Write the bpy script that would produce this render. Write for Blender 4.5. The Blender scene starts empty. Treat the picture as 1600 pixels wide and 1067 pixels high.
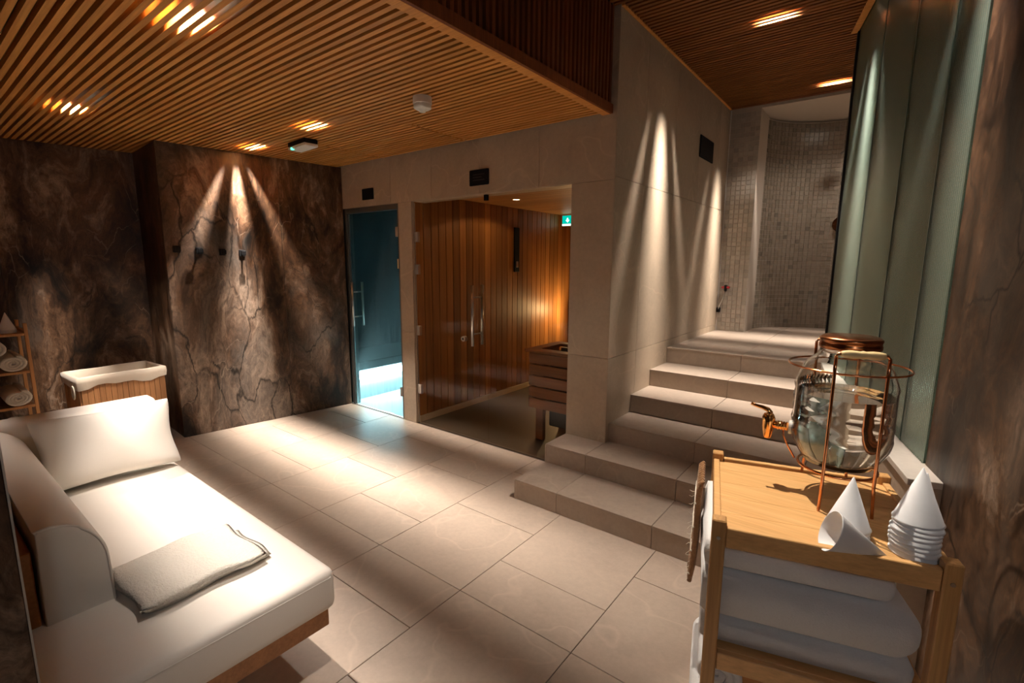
import bpy, bmesh, math, random
from mathutils import Vector, Matrix
random.seed(7)
sc = bpy.context.scene
COL = sc.collection
PI = math.pi

# ------------------------------------------------------------------ camera
F_PX, YAW, PITCH, ROLL = 758.6, math.radians(37.686), math.radians(9.061), math.radians(0.34)
CAM = Vector((4.501, -2.985, 1.509))
fwd = Vector((-math.sin(YAW)*math.cos(PITCH), math.cos(YAW)*math.cos(PITCH), -math.sin(PITCH)))
rgt = Vector((math.cos(YAW), math.sin(YAW), 0)); up = rgt.cross(fwd)
r2 = rgt*math.cos(ROLL) + up*math.sin(ROLL); u2 = up*math.cos(ROLL) - rgt*math.sin(ROLL)
cam_d = bpy.data.cameras.new('camera'); cam = bpy.data.objects.new('camera', cam_d); COL.objects.link(cam)
cam.matrix_world = Matrix(((r2.x, u2.x, -fwd.x, CAM.x), (r2.y, u2.y, -fwd.y, CAM.y), (r2.z, u2.z, -fwd.z, CAM.z), (0, 0, 0, 1)))
cam_d.sensor_width = 36.0; cam_d.sensor_fit = 'HORIZONTAL'; cam_d.lens = F_PX/1600*36.0
cam_d.clip_start = 0.02; cam_d.clip_end = 60
sc.camera = cam

# ------------------------------------------------------------------ world, exposure
w = bpy.data.worlds.new('world'); sc.world = w; w.use_nodes = True
w.node_tree.nodes['Background'].inputs[0].default_value = (1.0, 0.85, 0.7, 1)
w.node_tree.nodes['Background'].inputs[1].default_value = 0.02
sc.view_settings.view_transform = 'Standard'; sc.view_settings.look = 'None'
sc.view_settings.exposure = 0.35; sc.view_settings.gamma = 1.0
sc.view_settings.use_curve_mapping = False
LAMP_W = 330.0          # watts of one recessed downlight
LAMP_COL = (1.0, 0.88, 0.775)

# ------------------------------------------------------------------ materials
M = {}
class NT:
    def __init__(s, name):
        s.m = bpy.data.materials.new(name); s.m.use_nodes = True; s.t = s.m.node_tree
        s.b = s.t.nodes['Principled BSDF']; s.out = s.t.nodes['Material Output']
    def n(s, ty, **k):
        x = s.t.nodes.new(ty)
        for a, v in k.items():
            if a.startswith('_'): setattr(x, a[1:], v)
        return x
    def l(s, a, b): s.t.links.new(a, b)
    def ramp(s, fac, stops):
        r = s.n('ShaderNodeValToRGB'); e = r.color_ramp.elements
        while len(e) < len(stops): e.new(0.5)
        for q, (p, c) in zip(e, stops): q.position = p; q.color = (*c, 1)
        s.l(fac, r.inputs[0]); return r.outputs[0]
    def mapped(s, scale, world=True, rot=(0, 0, 0)):
        if world: src = s.n('ShaderNodeNewGeometry').outputs['Position']
        else: src = s.n('ShaderNodeTexCoord').outputs['Object']
        mp = s.n('ShaderNodeMapping'); mp.inputs['Scale'].default_value = scale; mp.inputs['Rotation'].default_value = rot
        s.l(src, mp.inputs[0]); return mp.outputs[0]
    def noise(s, vec, scale, detail=6, rough=.55, dist=0.0):
        x = s.n('ShaderNodeTexNoise'); x.inputs['Scale'].default_value = scale; x.inputs['Detail'].default_value = detail
        x.inputs['Roughness'].default_value = rough; x.inputs['Distortion'].default_value = dist
        if vec is not None: s.l(vec, x.inputs['Vector'])
        return x.outputs['Fac']
    def mix(s, fac, a, b, mode='MIX'):
        x = s.n('ShaderNodeMix'); x.data_type = 'RGBA'; x.blend_type = mode
        for sock, v in ((0, fac), (6, a), (7, b)):
            if hasattr(v, 'is_linked'): s.l(v, x.inputs[sock])
            elif isinstance(v, tuple): x.inputs[sock].default_value = (*v, 1)
            else: x.inputs[sock].default_value = v
        return x.outputs[2]
    def bump(s, fac, strength=.2, dist=.01):
        x = s.n('ShaderNodeBump'); x.inputs['Strength'].default_value = strength; x.inputs['Distance'].default_value = dist
        s.l(fac, x.inputs['Height']); s.l(x.outputs[0], s.b.inputs['Normal'])
    def math(s, op, a, b=None):
        x = s.n('ShaderNodeMath'); x.operation = op
        for i, v in enumerate((a, b)):
            if v is None: continue
            if hasattr(v, 'is_linked'): s.l(v, x.inputs[i])
            else: x.inputs[i].default_value = v
        return x.outputs[0]
    def vary(s, col, amt):
        o = s.n('ShaderNodeObjectInfo').outputs['Random']
        f = s.math('ADD', s.math('MULTIPLY', o, 2*amt), 1-amt)
        c = s.n('ShaderNodeCombineColor')
        for i in range(3): s.l(f, c.inputs[i])
        return s.mix(1.0, col, c.outputs[0], 'MULTIPLY')
    def fin(s, col=None, rough=.5, metal=0.0, spec=None):
        if col is not None:
            if isinstance(col, tuple): s.b.inputs['Base Color'].default_value = (*col, 1)
            else: s.l(col, s.b.inputs['Base Color'])
        if hasattr(rough, 'is_linked'): s.l(rough, s.b.inputs['Roughness'])
        else: s.b.inputs['Roughness'].default_value = rough
        s.b.inputs['Metallic'].default_value = metal
        if spec is not None: s.b.inputs['Specular IOR Level'].default_value = spec
        M[s.m.name] = s.m; return s.m

def plain(name, col, rough=.5, metal=0.0, var=0.0, spec=None):
    t = NT(name)
    c = t.noise(t.mapped((1, 1, 1), False), 40, 3)
    cc = t.ramp(c, [(.3, tuple(x*(1-var) for x in col)), (.7, tuple(min(1, x*(1+var)) for x in col))]) if var else col
    return t.fin(cc, rough, metal, spec)

def wood(name, dark, light, axis, rough=.5, scale=1.0, var=.15, spec=None):
    t = NT(name)
    sc3 = [26*scale]*3; sc3[axis] = 1.6*scale
    v = t.mapped(tuple(sc3), True)
    n1 = t.noise(v, 1.0, 7, .6, .6)
    sc4 = [120*scale]*3; sc4[axis] = 4*scale
    n2 = t.noise(t.mapped(tuple(sc4), True), 1.0, 4, .6)
    c = t.ramp(n1, [(.25, dark), (.75, light)])
    c = t.mix(.35, c, t.ramp(n2, [(.3, tuple(x*.5 for x in dark)), (.7, light)]))
    t.bump(n2, .08, .002)
    return t.fin(t.vary(c, var), rough, spec=spec)

def marble(name, gain=1.0, stretch=.42, seed=0.0):
    t = NT(name); g = gain
    v0 = t.mapped((1.0, 1.0, stretch), True, (.22, -.30, 0)); 
    sh = t.n('ShaderNodeVectorMath'); sh.operation = 'ADD'; t.l(v0, sh.inputs[0]); sh.inputs[1].default_value = (seed, seed*1.7, seed*.6); v = sh.outputs[0]
    d = t.n('ShaderNodeTexNoise'); d.inputs['Scale'].default_value = 1.7; d.inputs['Detail'].default_value = 6; t.l(v, d.inputs['Vector'])
    off = t.n('ShaderNodeVectorMath'); off.operation = 'MULTIPLY_ADD'
    t.l(d.outputs['Color'], off.inputs[0]); off.inputs[1].default_value = (.75, .75, .75); t.l(v, off.inputs[2])
    p = off.outputs[0]
    base = t.noise(p, 2.8, 12, .68, .1)
    c = t.ramp(base, [(.36, (.006*g, .004*g, .003*g)), (.45, (.060*g, .029*g, .014*g)), (.54, (.17*g, .092*g, .050*g)), (.66, (.50*g, .36*g, .26*g))])
    grey = t.noise(p, 1.2, 5, .6)
    c = t.mix(t.math('MULTIPLY', t.ramp(grey, [(.47, (0, 0, 0)), (.62, (1, 1, 1))]), .6), c, (.22*g, .195*g, .17*g))
    fine = t.noise(p, 30, 10, .8, .2)
    c = t.mix(.7, c, t.ramp(fine, [(.36, (.22, .2, .19)), (.62, (1.35, 1.3, 1.25))]), 'MULTIPLY')
    # thin dark fissures, broken up by a mask
    vo = t.n('ShaderNodeTexVoronoi'); vo.feature = 'DISTANCE_TO_EDGE'; vo.inputs['Scale'].default_value = 3.4; t.l(p, vo.inputs['Vector'])
    mask = t.ramp(t.noise(p, 2.1, 3), [(.46, (0,)*3), (.58, (1,)*3)])
    c = t.mix(t.math('MULTIPLY', t.ramp(vo.outputs['Distance'], [(0.0, (.95,)*3), (.030, (0,)*3)]), mask), c, (.006, .004, .003))
    vo2 = t.n('ShaderNodeTexVoronoi'); vo2.feature = 'DISTANCE_TO_EDGE'; vo2.inputs['Scale'].default_value = 6.5; t.l(p, vo2.inputs['Vector'])
    mask2 = t.ramp(t.noise(p, 3.3, 3), [(.54, (0,)*3), (.66, (.55,)*3)])
    c = t.mix(t.math('MULTIPLY', t.ramp(vo2.outputs['Distance'], [(0.0, (1,)*3), (.022, (0,)*3)]), mask2), c, (.46*g, .35*g, .26*g))
    return t.fin(c, t.ramp(fine, [(.3, (.32,)*3), (.7, (.5,)*3)]), spec=.4)

def stone(name, col, var=.08, rough=.42, veins=.35):
    t = NT(name)
    oi = t.n('ShaderNodeObjectInfo')
    add = t.n('ShaderNodeVectorMath'); add.operation = 'MULTIPLY_ADD'
    t.l(oi.outputs['Random'], add.inputs[0]); add.inputs[1].default_value = (17, 31, 23)
    t.l(t.n('ShaderNodeNewGeometry').outputs['Position'], add.inputs[2])
    v = add.outputs[0]
    n1 = t.noise(v, 2.2, 8, .6, .9)
    c = t.ramp(n1, [(.3, tuple(x*(1-var*1.6) for x in col)), (.5, col), (.72, tuple(min(1, x*(1+var)) for x in col))])
    n3 = t.noise(v, 38, 5, .65)
    c = t.mix(.18, c, t.ramp(n3, [(.35, tuple(x*.6 for x in col)), (.7, tuple(min(1, x*1.15) for x in col))]))
    r = t.math('ABSOLUTE', t.math('SUBTRACT', t.noise(v, 1.3, 3, .5, .2), .5))
    c = t.mix(t.math('MULTIPLY', t.ramp(r, [(0, (1,)*3), (.008, (0,)*3)]), veins), c, tuple(min(1, x*1.5) for x in col))
    t.bump(n3, .06, .002)
    return t.fin(t.vary(c, .05), rough, spec=.35)

def emit(name, col, strength):
    t = NT(name); e = t.n('ShaderNodeEmission'); e.inputs[0].default_value = (*col, 1); e.inputs[1].default_value = strength
    t.l(e.outputs[0], t.out.inputs[0]); M[name] = t.m; return t.m

def pane(name, tint, gloss=.06, fog=0.0, fogcol=(1, 1, 1), streak=False):
    """thin clear pane: tinted pass-through, fresnel mirror, optional mist"""
    t = NT(name)
    tr = t.n('ShaderNodeBsdfTransparent'); tr.inputs[0].default_value = (*tint, 1)
    gl = t.n('ShaderNodeBsdfGlossy'); gl.inputs['Roughness'].default_value = gloss
    lw = t.n('ShaderNodeLayerWeight'); lw.inputs[0].default_value = .5
    fr = t.math('ADD', t.math('MULTIPLY', t.math('POWER', lw.outputs['Facing'], 5.0), .9), .012)
    base = tr.outputs[0]
    if fog:
        tl = t.n('ShaderNodeBsdfTranslucent'); tl.inputs[0].default_value = (*fogcol, 1)
        mx0 = t.n('ShaderNodeMixShader'); t.l(tr.outputs[0], mx0.inputs[1]); t.l(tl.outputs[0], mx0.inputs[2])
        if streak:
            n = t.noise(t.mapped((55, 55, 3)), 1.0, 5, .7)
            t.l(t.math('MULTIPLY', t.ramp(n, [(.35, (.25,)*3), (.7, (1,)*3)]), fog), mx0.inputs[0])
        else: mx0.inputs[0].default_value = fog
        base = mx0.outputs[0]
    mx = t.n('ShaderNodeMixShader'); t.l(fr, mx.inputs[0]); t.l(base, mx.inputs[1]); t.l(gl.outputs[0], mx.inputs[2])
    t.l(mx.outputs[0], t.out.inputs[0]); M[name] = t.m; return t.m

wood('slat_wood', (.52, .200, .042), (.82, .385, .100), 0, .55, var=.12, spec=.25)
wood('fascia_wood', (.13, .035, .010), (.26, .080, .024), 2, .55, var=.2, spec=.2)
wood('sauna_wood', (.23, .082, .020), (.44, .190, .055), 2, .45, .25, var=.38, spec=.3)
wood('sauna_ceiling_wood', (.36, .15, .04), (.62, .30, .09), 0, .45, .5, var=.15, spec=.3)
wood('heater_wood', (.26, .085, .020), (.42, .160, .045), 0, .5, .6, var=.12)
wood('bamboo_wood', (.70, .37, .13), (.84, .50, .21), 0, .4, 1.0, var=.02, spec=.4)
wood('bamboo_post', (.50, .25, .08), (.70, .40, .155), 2, .42, 1.2, var=.05, spec=.4)
wood('shelf_wood', (.40, .16, .045), (.58, .27, .085), 2, .5, 1.0, var=.06)
wood('basket_wood', (.40, .175, .065), (.58, .29, .12), 2, .5, 1.0, var=.14)
wood('daybed_wood', (.34, .13, .038), (.50, .22, .075), 0, .45, .8, var=.06)
marble('brown_marble', .8, .42); marble('right_marble', .75, .55, 3.1)
stone('floor_tile', (.52, .42, .335), veins=.22); stone('wall_tile', (.48, .38, .28), .10, .5, .25)
stone('step_tile', (.45, .36, .285), .08, .5, .15)
wood('slat_wood_shaded', (.20, .065, .016), (.36, .130, .034), 0, .55, var=.12, spec=.2)  # slat wood darkened so its colour carries the high ceiling's shade
plain('grout', (.10, .075, .06), .9); plain('wall_core', (.28, .23, .185), .9); plain('black_void', (.006, .005, .005), .95, spec=.1)
plain('sauna_floor', (.075, .05, .03), .5, var=.1); plain('skirting', (.62, .50, .34), .6)
plain('black_metal', (.006, .006, .007), .6, spec=.15); plain('steel', (.62, .60, .57), .28, 1.0); plain('frame_metal', (.14, .135, .125), .4, .6)
plain('copper', (.78, .33, .15), .16, 1.0); plain('gold', (.95, .48, .16), .1, 1.0); plain('lid_copper', (.42, .16, .065), .25, 1.0)
plain('white_plastic', (.78, .75, .70), .4); plain('paper', (.86, .87, .89), .7, var=.02)
plain('plaster', (.55, .47, .39), .8); plain('rubber', (.02, .02, .02), .7); plain('beyond_wall', (.22, .21, .17), .8); plain('joint_green', (.03, .06, .045), .4); plain('red_plastic', (.45, .03, .04), .3)
plain('stone_dark', (.05, .048, .045), .9); plain('handle_wood', (.88, .66, .33), .4); plain('coping', (.66, .60, .52), .45, var=.04)
def fabric(name, col, scale=260, b=.25, sheen=.2):
    t = NT(name); v = t.mapped((1, 1, 1), False); n = t.noise(v, scale, 3, .6); n2 = t.noise(v, 6, 4)
    c = t.mix(.5, t.ramp(n, [(.3, tuple(x*.9 for x in col)), (.7, col)]), t.ramp(n2, [(.3, tuple(x*.95 for x in col)), (.7, col)]))
    t.bump(n, b, .003 if b < .5 else .009); t.b.inputs['Sheen Weight'].default_value = sheen; return t.fin(c, .9, spec=.1)
fabric('upholstery', (.80, .745, .675), 700, .12); fabric('pillow_fabric', (.80, .75, .68), 600, .12)
fabric('terry', (.78, .73, .645), 120, .9, .4); fabric('towel_white', (.82, .82, .82), 220, .45, .4); fabric('roll_towel', (.72, .64, .53), 170, .8, .4)
fabric('liner', (.72, .62, .50), 300, .2); fabric('jute', (.36, .185, .085), 90, .9); fabric('cord', (.75, .68, .55), 300, .3)
def mosaic_mat(name):
    t = NT(name); o = t.n('ShaderNodeObjectInfo').outputs['Random']
    c = t.ramp(o, [(0, (.33, .30, .255)), (.25, (.40, .36, .31)), (.6, (.46, .415, .355)), (1, (.50, .455, .395))])
    n = t.noise(t.mapped((1, 1, 1)), 30, 5); c = t.mix(.2, c, t.ramp(n, [(.3, (.26, .22, .18)), (.7, (.56, .5, .44))]))
    return t.fin(c, .3)
mosaic_mat('mosaic')
def mosaic_field(name):
    t = NT(name); v = t.n('ShaderNodeVertexColor'); v.layer_name = 'tone'
    n = t.noise(t.mapped((1, 1, 1)), 30, 5)
    c = t.mix(.2, v.outputs[0], t.ramp(n, [(.3, (.26, .22, .18)), (.7, (.60, .53, .46))])); return t.fin(c, .22)
mosaic_field('mosaic_field')
plain('steam_tile', (.016, .034, .038), .35)
plain('steam_floor', (.72, .80, .80), .5)
emit('lens_glow', (1.0, .80, .55), 30.0); emit('panel_glow', (1.0, .85, .68), 4.0); emit('led_strip', (.76, .96, 1.0), 48.0); emit('green_led', (.05, .9, .45), 6.0)
emit('exit_green', (.0, .42, .33), 1.3); emit('exit_white', (.75, 1.0, .95), 2.2); emit('sauna_glow', (1.0, .62, .26), 12.0)
pane('clear_pane', (.93, .93, .91), .02); pane('jar_glass', (.95, .97, .96), .02)
pane('steam_pane', (.72, .86, .88), .06, .14, (.55, .72, .74), True)
def glass(name, col, ior, rough):
    t = NT(name); t.b.inputs['Transmission Weight'].default_value = 1.0; t.b.inputs['IOR'].default_value = ior
    return t.fin(col, rough)
glass('water', (.96, .985, .98), 1.33, 0.0)
def flute(name):
    t = NT(name); t.b.inputs['Transmission Weight'].default_value = .82; t.b.inputs['IOR'].default_value = 1.45
    return t.fin((.44, .55, .47), .16)
flute('fluted_glass')
glass('thick_glass', (.97, .985, .98), 1.45, 0.0)

# ------------------------------------------------------------------ mesh helpers
def to_mesh(bm, name, smooth=False):
    me = bpy.data.meshes.new(name); bm.normal_update(); bm.to_mesh(me); bm.free()
    if smooth:
        for p in me.polygons: p.use_smooth = True
    return me
def link(name, me, mat, parent=None, loc=(0, 0, 0), rot=(0, 0, 0)):
    o = bpy.data.objects.new(name, me); COL.objects.link(o)
    if mat and len(me.materials) == 0: me.materials.append(M[mat])
    o.parent = parent; o.location = loc; o.rotation_euler = rot
    return o
def obj(name, bm, mat, parent=None, loc=(0, 0, 0), rot=(0, 0, 0), smooth=False):
    return link(name, to_mesh(bm, name, smooth), mat, parent, loc, rot)
def thing(name, label, cat, loc=(0, 0, 0), rotz=0.0, group=None):
    o = bpy.data.objects.new(name, None); COL.objects.link(o); o.location = loc; o.rotation_euler = (0, 0, rotz)
    o.empty_display_size = .05
    return tag(o, label, cat, group)
def tag(o, label, cat, group=None):
    o['label'] = label; o['category'] = cat
    if group: o['group'] = group
    return o
def struct(o, label=None, cat=None):
    o['kind'] = 'structure'
    if label: o['label'] = label
    if cat: o['category'] = cat
    return o
def add_box(bm, x0, x1, y0, y1, z0, z1, bev=0.0, seg=1):
    vs = [bm.verts.new((x, y, z)) for x in (x0, x1) for y in (y0, y1) for z in (z0, z1)]
    fs = [bm.faces.new([vs[i] for i in f]) for f in ((0, 1, 3, 2), (4, 6, 7, 5), (0, 4, 5, 1), (2, 3, 7, 6), (0, 2, 6, 4), (1, 5, 7, 3))]
    if bev > 0:
        es = list({e for f in fs for e in f.edges})
        bmesh.ops.bevel(bm, geom=es, offset=bev, segments=seg, affect='EDGES', profile=.5)
    return bm
def box(x0, x1, y0, y1, z0, z1, bev=0.0, seg=1):
    return add_box(bmesh.new(), x0, x1, y0, y1, z0, z1, bev, seg)
BOXES = {}
def piece(name, dims, mat, parent, loc, bev=.0015, rot=(0, 0, 0)):
    """one of many alike boxes, sharing mesh data by size; loc = centre"""
    k = (name, mat, bev) + tuple(round(d, 4) for d in dims)
    if k not in BOXES:
        a, b, c = (d/2 for d in dims); BOXES[k] = to_mesh(box(-a, a, -b, b, -c, c, bev), name); BOXES[k].materials.append(M[mat])
    return link(name, BOXES[k], None, parent, loc, rot)
def add_prism(bm, pts, z0, z1):
    lo = [bm.verts.new((x, y, z0)) for x, y in pts]; hi = [bm.verts.new((x, y, z1)) for x, y in pts]
    n = len(pts); bm.faces.new(lo[::-1]); bm.faces.new(hi)
    for i in range(n): bm.faces.new((lo[i], lo[(i+1) % n], hi[(i+1) % n], hi[i]))
    bmesh.ops.recalc_face_normals(bm, faces=bm.faces[:]); return bm
def prism(pts, z0, z1): return add_prism(bmesh.new(), pts, z0, z1)
def add_lathe(bm, prof, n=32, close=False):
    rings = []
    for r, z in prof:
        if r < 1e-6: rings.append([bm.verts.new((0, 0, z))])
        else: rings.append([bm.verts.new((r*math.cos(2*PI*i/n), r*math.sin(2*PI*i/n), z)) for i in range(n)])
    for a, b in zip(rings, rings[1:]):
        for i in range(n):
            j = (i+1) % n
            if len(a) == 1 and len(b) == 1: continue
            if len(a) == 1: bm.faces.new((a[0], b[j], b[i]))
            elif len(b) == 1: bm.faces.new((a[i], a[j], b[0]))
            else: bm.faces.new((a[i], a[j], b[j], b[i]))
    bmesh.ops.recalc_face_normals(bm, faces=bm.faces[:]); return bm
def lathe(prof, n=32): return add_lathe(bmesh.new(), prof, n)
def add_tube(bm, path, r, n=8, closed=False):
    pts = [Vector(p) for p in path]; m = len(pts); rings = []
    t0 = (pts[1]-pts[0]).normalized(); ref = Vector((0, 0, 1)) if abs(t0.z) < .9 else Vector((1, 0, 0))
    nrm = t0.cross(ref).normalized()
    for i, p in enumerate(pts):
        a = pts[i-1] if (i > 0 or closed) else p; b = pts[(i+1) % m] if (i < m-1 or closed) else p
        t = (b-a).normalized(); nrm = (nrm - t*nrm.dot(t)).normalized(); bn = t.cross(nrm)
        rr = r[i] if isinstance(r, (list, tuple)) else r
        rings.append([bm.verts.new(p + (nrm*math.cos(2*PI*k/n) + bn*math.sin(2*PI*k/n))*rr) for k in range(n)])
    for i in range(m if closed else m-1):
        A, B = rings[i], rings[(i+1) % m]
        for k in range(n): bm.faces.new((A[k], A[(k+1) % n], B[(k+1) % n], B[k]))
    if not closed: bm.faces.new(rings[0][::-1]); bm.faces.new(rings[-1])
    bmesh.ops.recalc_face_normals(bm, faces=bm.faces[:]); return bm
def tube(path, r, n=8, closed=False): return add_tube(bmesh.new(), path, r, n, closed)
def arc(cx, cy, r, a0, a1, n): return [(cx+r*math.cos(a0+(a1-a0)*i/n), cy+r*math.sin(a0+(a1-a0)*i/n)) for i in range(n+1)]
def lin(a, b, n): return [a+(b-a)*i/n for i in range(n+1)]
def smoothstep(t): t = max(0, min(1, t)); return t*t*(3-2*t)

# ------------------------------------------------------------------ key dimensions
ZC, ZH = 2.46, 3.08            # undersides of the low and the high slat ceiling
XF, XC = 2.98, 3.027           # fascia plane, stair-side wall plane
RISE = .1342
SY = [-.623, -.272, .043, .397, .758, 1.123]     # step fronts
PLAT = RISE*6
TH = math.radians(13.5)        # heading of the skew right-hand wall
WN = (4.666, -.767)            # where the marble of that wall meets the glass
def wallx(y): return WN[0] - .24*(y - WN[1])
WF = (wallx(1.29), 1.29)
PITCH_S, SLAT_W, SLAT_D = .044, .0245, .034
GAP0 = -.955                   # one gap centre of the low ceiling lies here
GAPH = .745                    # and of the high one here
YB = -4.2                      # wall behind the camera

# ------------------------------------------------------------------ floor
floor = struct(obj('floor', box(-2.0, 6.2, YB-.1, 3.0, -.12, -.006), 'grout'), 'beige stone tile floor in staggered rows with thin dark joints', 'floor')
xs = [1.854 + .6*k for k in range(-6, 7)]
G = .0035
def tile(x0, x1, y0, y1, par=floor, z=0.0, mat='floor_tile', th=.012):
    if x1-x0 < .02 or y1-y0 < .02: return
    piece('tile', (x1-x0-G, y1-y0-G, th), mat, par, ((x0+x1)/2, (y0+y1)/2, z-th/2), .001)
for i, x0 in enumerate(xs[:-1]):
    x1 = x0+.6; even = (i % 2 == 1)        # column starting at 1.854 has index 6
    even = (i % 2 == 0)
    ys = [0.0]
    y = -.6 if even else -.3
    while y > -1.49: ys.append(y); y -= .6
    ys.append(-1.498)
    y = -2.1 if even else -1.8
    while y > YB: ys.append(y); y -= .6
    ys.append(YB)
    for a, b in zip(ys, ys[1:]):
        if x1 < -1.4 or x0 > 5.6: continue
        xa, xb = x0, x1
        if xa >= 2.6 and a <= 0 and b >= -.63: continue          # under the stairs
        tile(xa, xb, b, a)

# ------------------------------------------------------------------ slatted ceilings
def slat(par, x0, x1, y, z, name='slat', mat='slat_wood', dp=SLAT_D):
    o = piece(name, (1.0, SLAT_W, dp), mat, par, ((x0+x1)/2, y, z+dp/2), .0)
    o.scale = (x1-x0, 1, 1); return o
ceil = struct(obj('ceiling', box(-1.9, XF-.012, YB, .0, ZC+.30, ZC+.34), 'black_void'), 'low ceiling of thin warm wooden slats with dark gaps', 'ceiling')
k0 = int((0 - GAP0)/PITCH_S)
ys = [GAP0 + PITCH_S*(k+.5) for k in range(-90, k0+1)]
for y in ys:
    if y < YB or y > -.012: continue
    if -.62 < y < -.03:
        for a, b in ((-1.0, .693), (.711, 1.751), (1.769, XF-.055)): slat(ceil, a, b, y, ZC)
    else:
        slat(ceil, -1.9, XF-.055, y, ZC)
piece('edge_board', (.055, -YB, .05), 'slat_wood', ceil, (XF-.0275, YB/2, ZC+.023), .001)

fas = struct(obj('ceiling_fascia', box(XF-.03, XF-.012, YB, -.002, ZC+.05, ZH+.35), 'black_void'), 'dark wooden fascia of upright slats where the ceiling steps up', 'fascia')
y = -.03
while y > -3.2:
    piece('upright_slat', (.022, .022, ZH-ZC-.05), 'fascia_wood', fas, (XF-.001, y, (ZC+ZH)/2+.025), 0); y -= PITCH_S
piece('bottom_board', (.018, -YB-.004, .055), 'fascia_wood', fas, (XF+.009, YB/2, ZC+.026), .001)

YH = 2.545
ceil2 = struct(obj('ceiling', box(XF-.012, 6.0, YB, 3.9, ZH+.30, ZH+.34), 'black_void'), 'high ceiling of wooden slats above the stairs, coloured as if in shade', 'ceiling')
def hix(y): return 5.0 if y > 1.30 else wallx(y)-.02
y = GAPH + PITCH_S*.5
ys = [GAPH + PITCH_S*(k+.5) for k in range(-115, 45)]
for y in ys:
    if y < YB or y > YH-.02: continue
    slat(ceil2, (XC+.02 if y > 0 else XF+.01), min(hix(y)-.03, 5.6), y, ZH, 'slat', 'slat_wood_shaded', .044)
piece('edge_board', (.02, YH, .034), 'slat_wood', ceil2, (XC+.012, YH/2, ZH+.012), .001)
L = math.hypot(WF[0]-wallx(YB), WF[1]-YB)
ang = math.atan2(WF[1]-YB, WF[0]-wallx(YB)) - PI/2
piece('edge_board', (.04, L, .04), 'slat_wood', ceil2, ((WF[0]+wallx(YB))/2-.035, (WF[1]+YB)/2, ZH+.015), .001, (0, 0, ang))
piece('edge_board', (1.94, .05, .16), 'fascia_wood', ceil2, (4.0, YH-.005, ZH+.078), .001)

# ------------------------------------------------------------------ walls
def wall_run(name, p, q, z0, z1, th, mat, n_slab, label, ztop_split=None, side=1):
    """stone-clad wall from p to q; slabs proud of a core that lies on the far side"""
    P, Q = Vector(p), Vector(q); L = (Q-P).length; a = math.atan2(Q.y-P.y, Q.x-P.x)
    core = box(0, L, .014*side if side > 0 else -th, th if side > 0 else -.014, z0, z1)
    w_ = struct(obj(name, core, 'wall_core', None, (p[0], p[1], 0), (0, 0, a)), label, 'wall')
    zs = [z0] + (ztop_split or []) + [z1]
    cuts = n_slab if isinstance(n_slab, list) else lin(0, L, n_slab)
    for u0, u1 in zip(cuts, cuts[1:]):
        for v0, v1 in zip(zs, zs[1:]):
            piece('slab', (u1-u0-.003, .013, v1-v0-.003), mat, w_, ((u0+u1)/2, .0065*side, (v0+v1)/2), .001)
    return w_
BL = (-.216, -1.528)
wall_run('wall_left', (0, 0), BL, 0, ZC, .35, 'brown_marble', [0, .62, 1.543], 'brown veined marble wall with hooks left of the steam door', side=-1)
wall_run('wall_left_return', BL, (-.92, -1.484), 0, ZC, .2, 'brown_marble', 1, 'narrow dark marble return where the wall steps back', side=-1)
wall_run('wall_alcove', (-.915, -1.47), (-1.56, YB), 0, ZC, .2, 'brown_marble', 3, 'dark brown marble alcove wall behind the laundry basket', side=-1)
wall_run('wall_front', (-1.7, YB), (5.8, YB), 0, ZH+.3, .15, 'brown_marble', 6, 'marble wall behind the viewer', side=-1)
wall_run('wall_right', WN, (wallx(YB-.1), YB-.1), 0, ZH+.3, .18, 'right_marble', [0, 1.35, 2.7, 3.53], 'brown marble wall beside the bamboo trolley', side=1)

# tiled wall with the two openings
XD0, XD1, XS0, XS1, ZD = .012, .866, 1.047, 2.704, 2.055
ZTOP = ZH+.3
bmw = bmesh.new()
add_box(bmw, -.3, XS1, .014, .15, ZD, ZTOP); add_box(bmw, XD1+.014, XS0-.014, .014, .15, 0, ZD)
wb = struct(obj('wall_back', bmw, 'wall_core'), 'beige tiled wall around the steam room and sauna openings', 'wall')
struct(obj('wall_column', box(XS1+.014, XC-.014, .014, .30, 0, ZTOP), 'wall_core'), 'tall tiled column between sauna glass and stairs', 'wall')
def wtile(x0, x1, z0, z1):
    piece('tile', (x1-x0-.003, .014, z1-z0-.003), 'wall_tile', wb, ((x0+x1)/2, .007, (z0+z1)/2), .001)
xb = [0, .765, 1.31, 1.86, 2.43, XC]
for a, b in zip(xb, xb[1:]): wtile(a, b, ZD, ZTOP)
for z0, z1 in ((0, .87), (.87, ZD)):
    wtile(XD1, XS0, z0, z1); wtile(XS1, XC, z0, z1)
    for x, y0, y1 in ((XD1, .014, .15), (XS0, .014, .15), (XS1, .014, .30)):
        s = .007 if x != XS0 else -.007
        piece('jamb_tile', (.014, y1-y0, z1-z0-.003), 'wall_tile', wb, (x+s, (y0+y1)/2, (z0+z1)/2), .001)
for x0, x1 in ((XD0, XD1), (XS0, XS1)):
    piece('jamb_tile', (x1-x0, .136, .012), 'wall_tile', wb, ((x0+x1)/2, .082, ZD+.0045), .001)
ws = struct(obj('wall_stairs', box(XC-.05, XC-.014, .014, 2.6, 0, ZTOP), 'wall_core'), 'tall beige tiled wall beside the stairs with a streak of light', 'wall')
for a, b in ((0, .46), (.46, 1.06), (1.06, 1.66), (1.66, 2.26), (2.26, 2.59)):
    for z0, z1 in ((0, .87), (.87, 2.075), (2.075, ZTOP)):
        piece('tile', (.014, b-a-.003, z1-z0-.003), 'wall_tile', ws, (XC-.007, (a+b)/2, (z0+z1)/2), .001)

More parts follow.
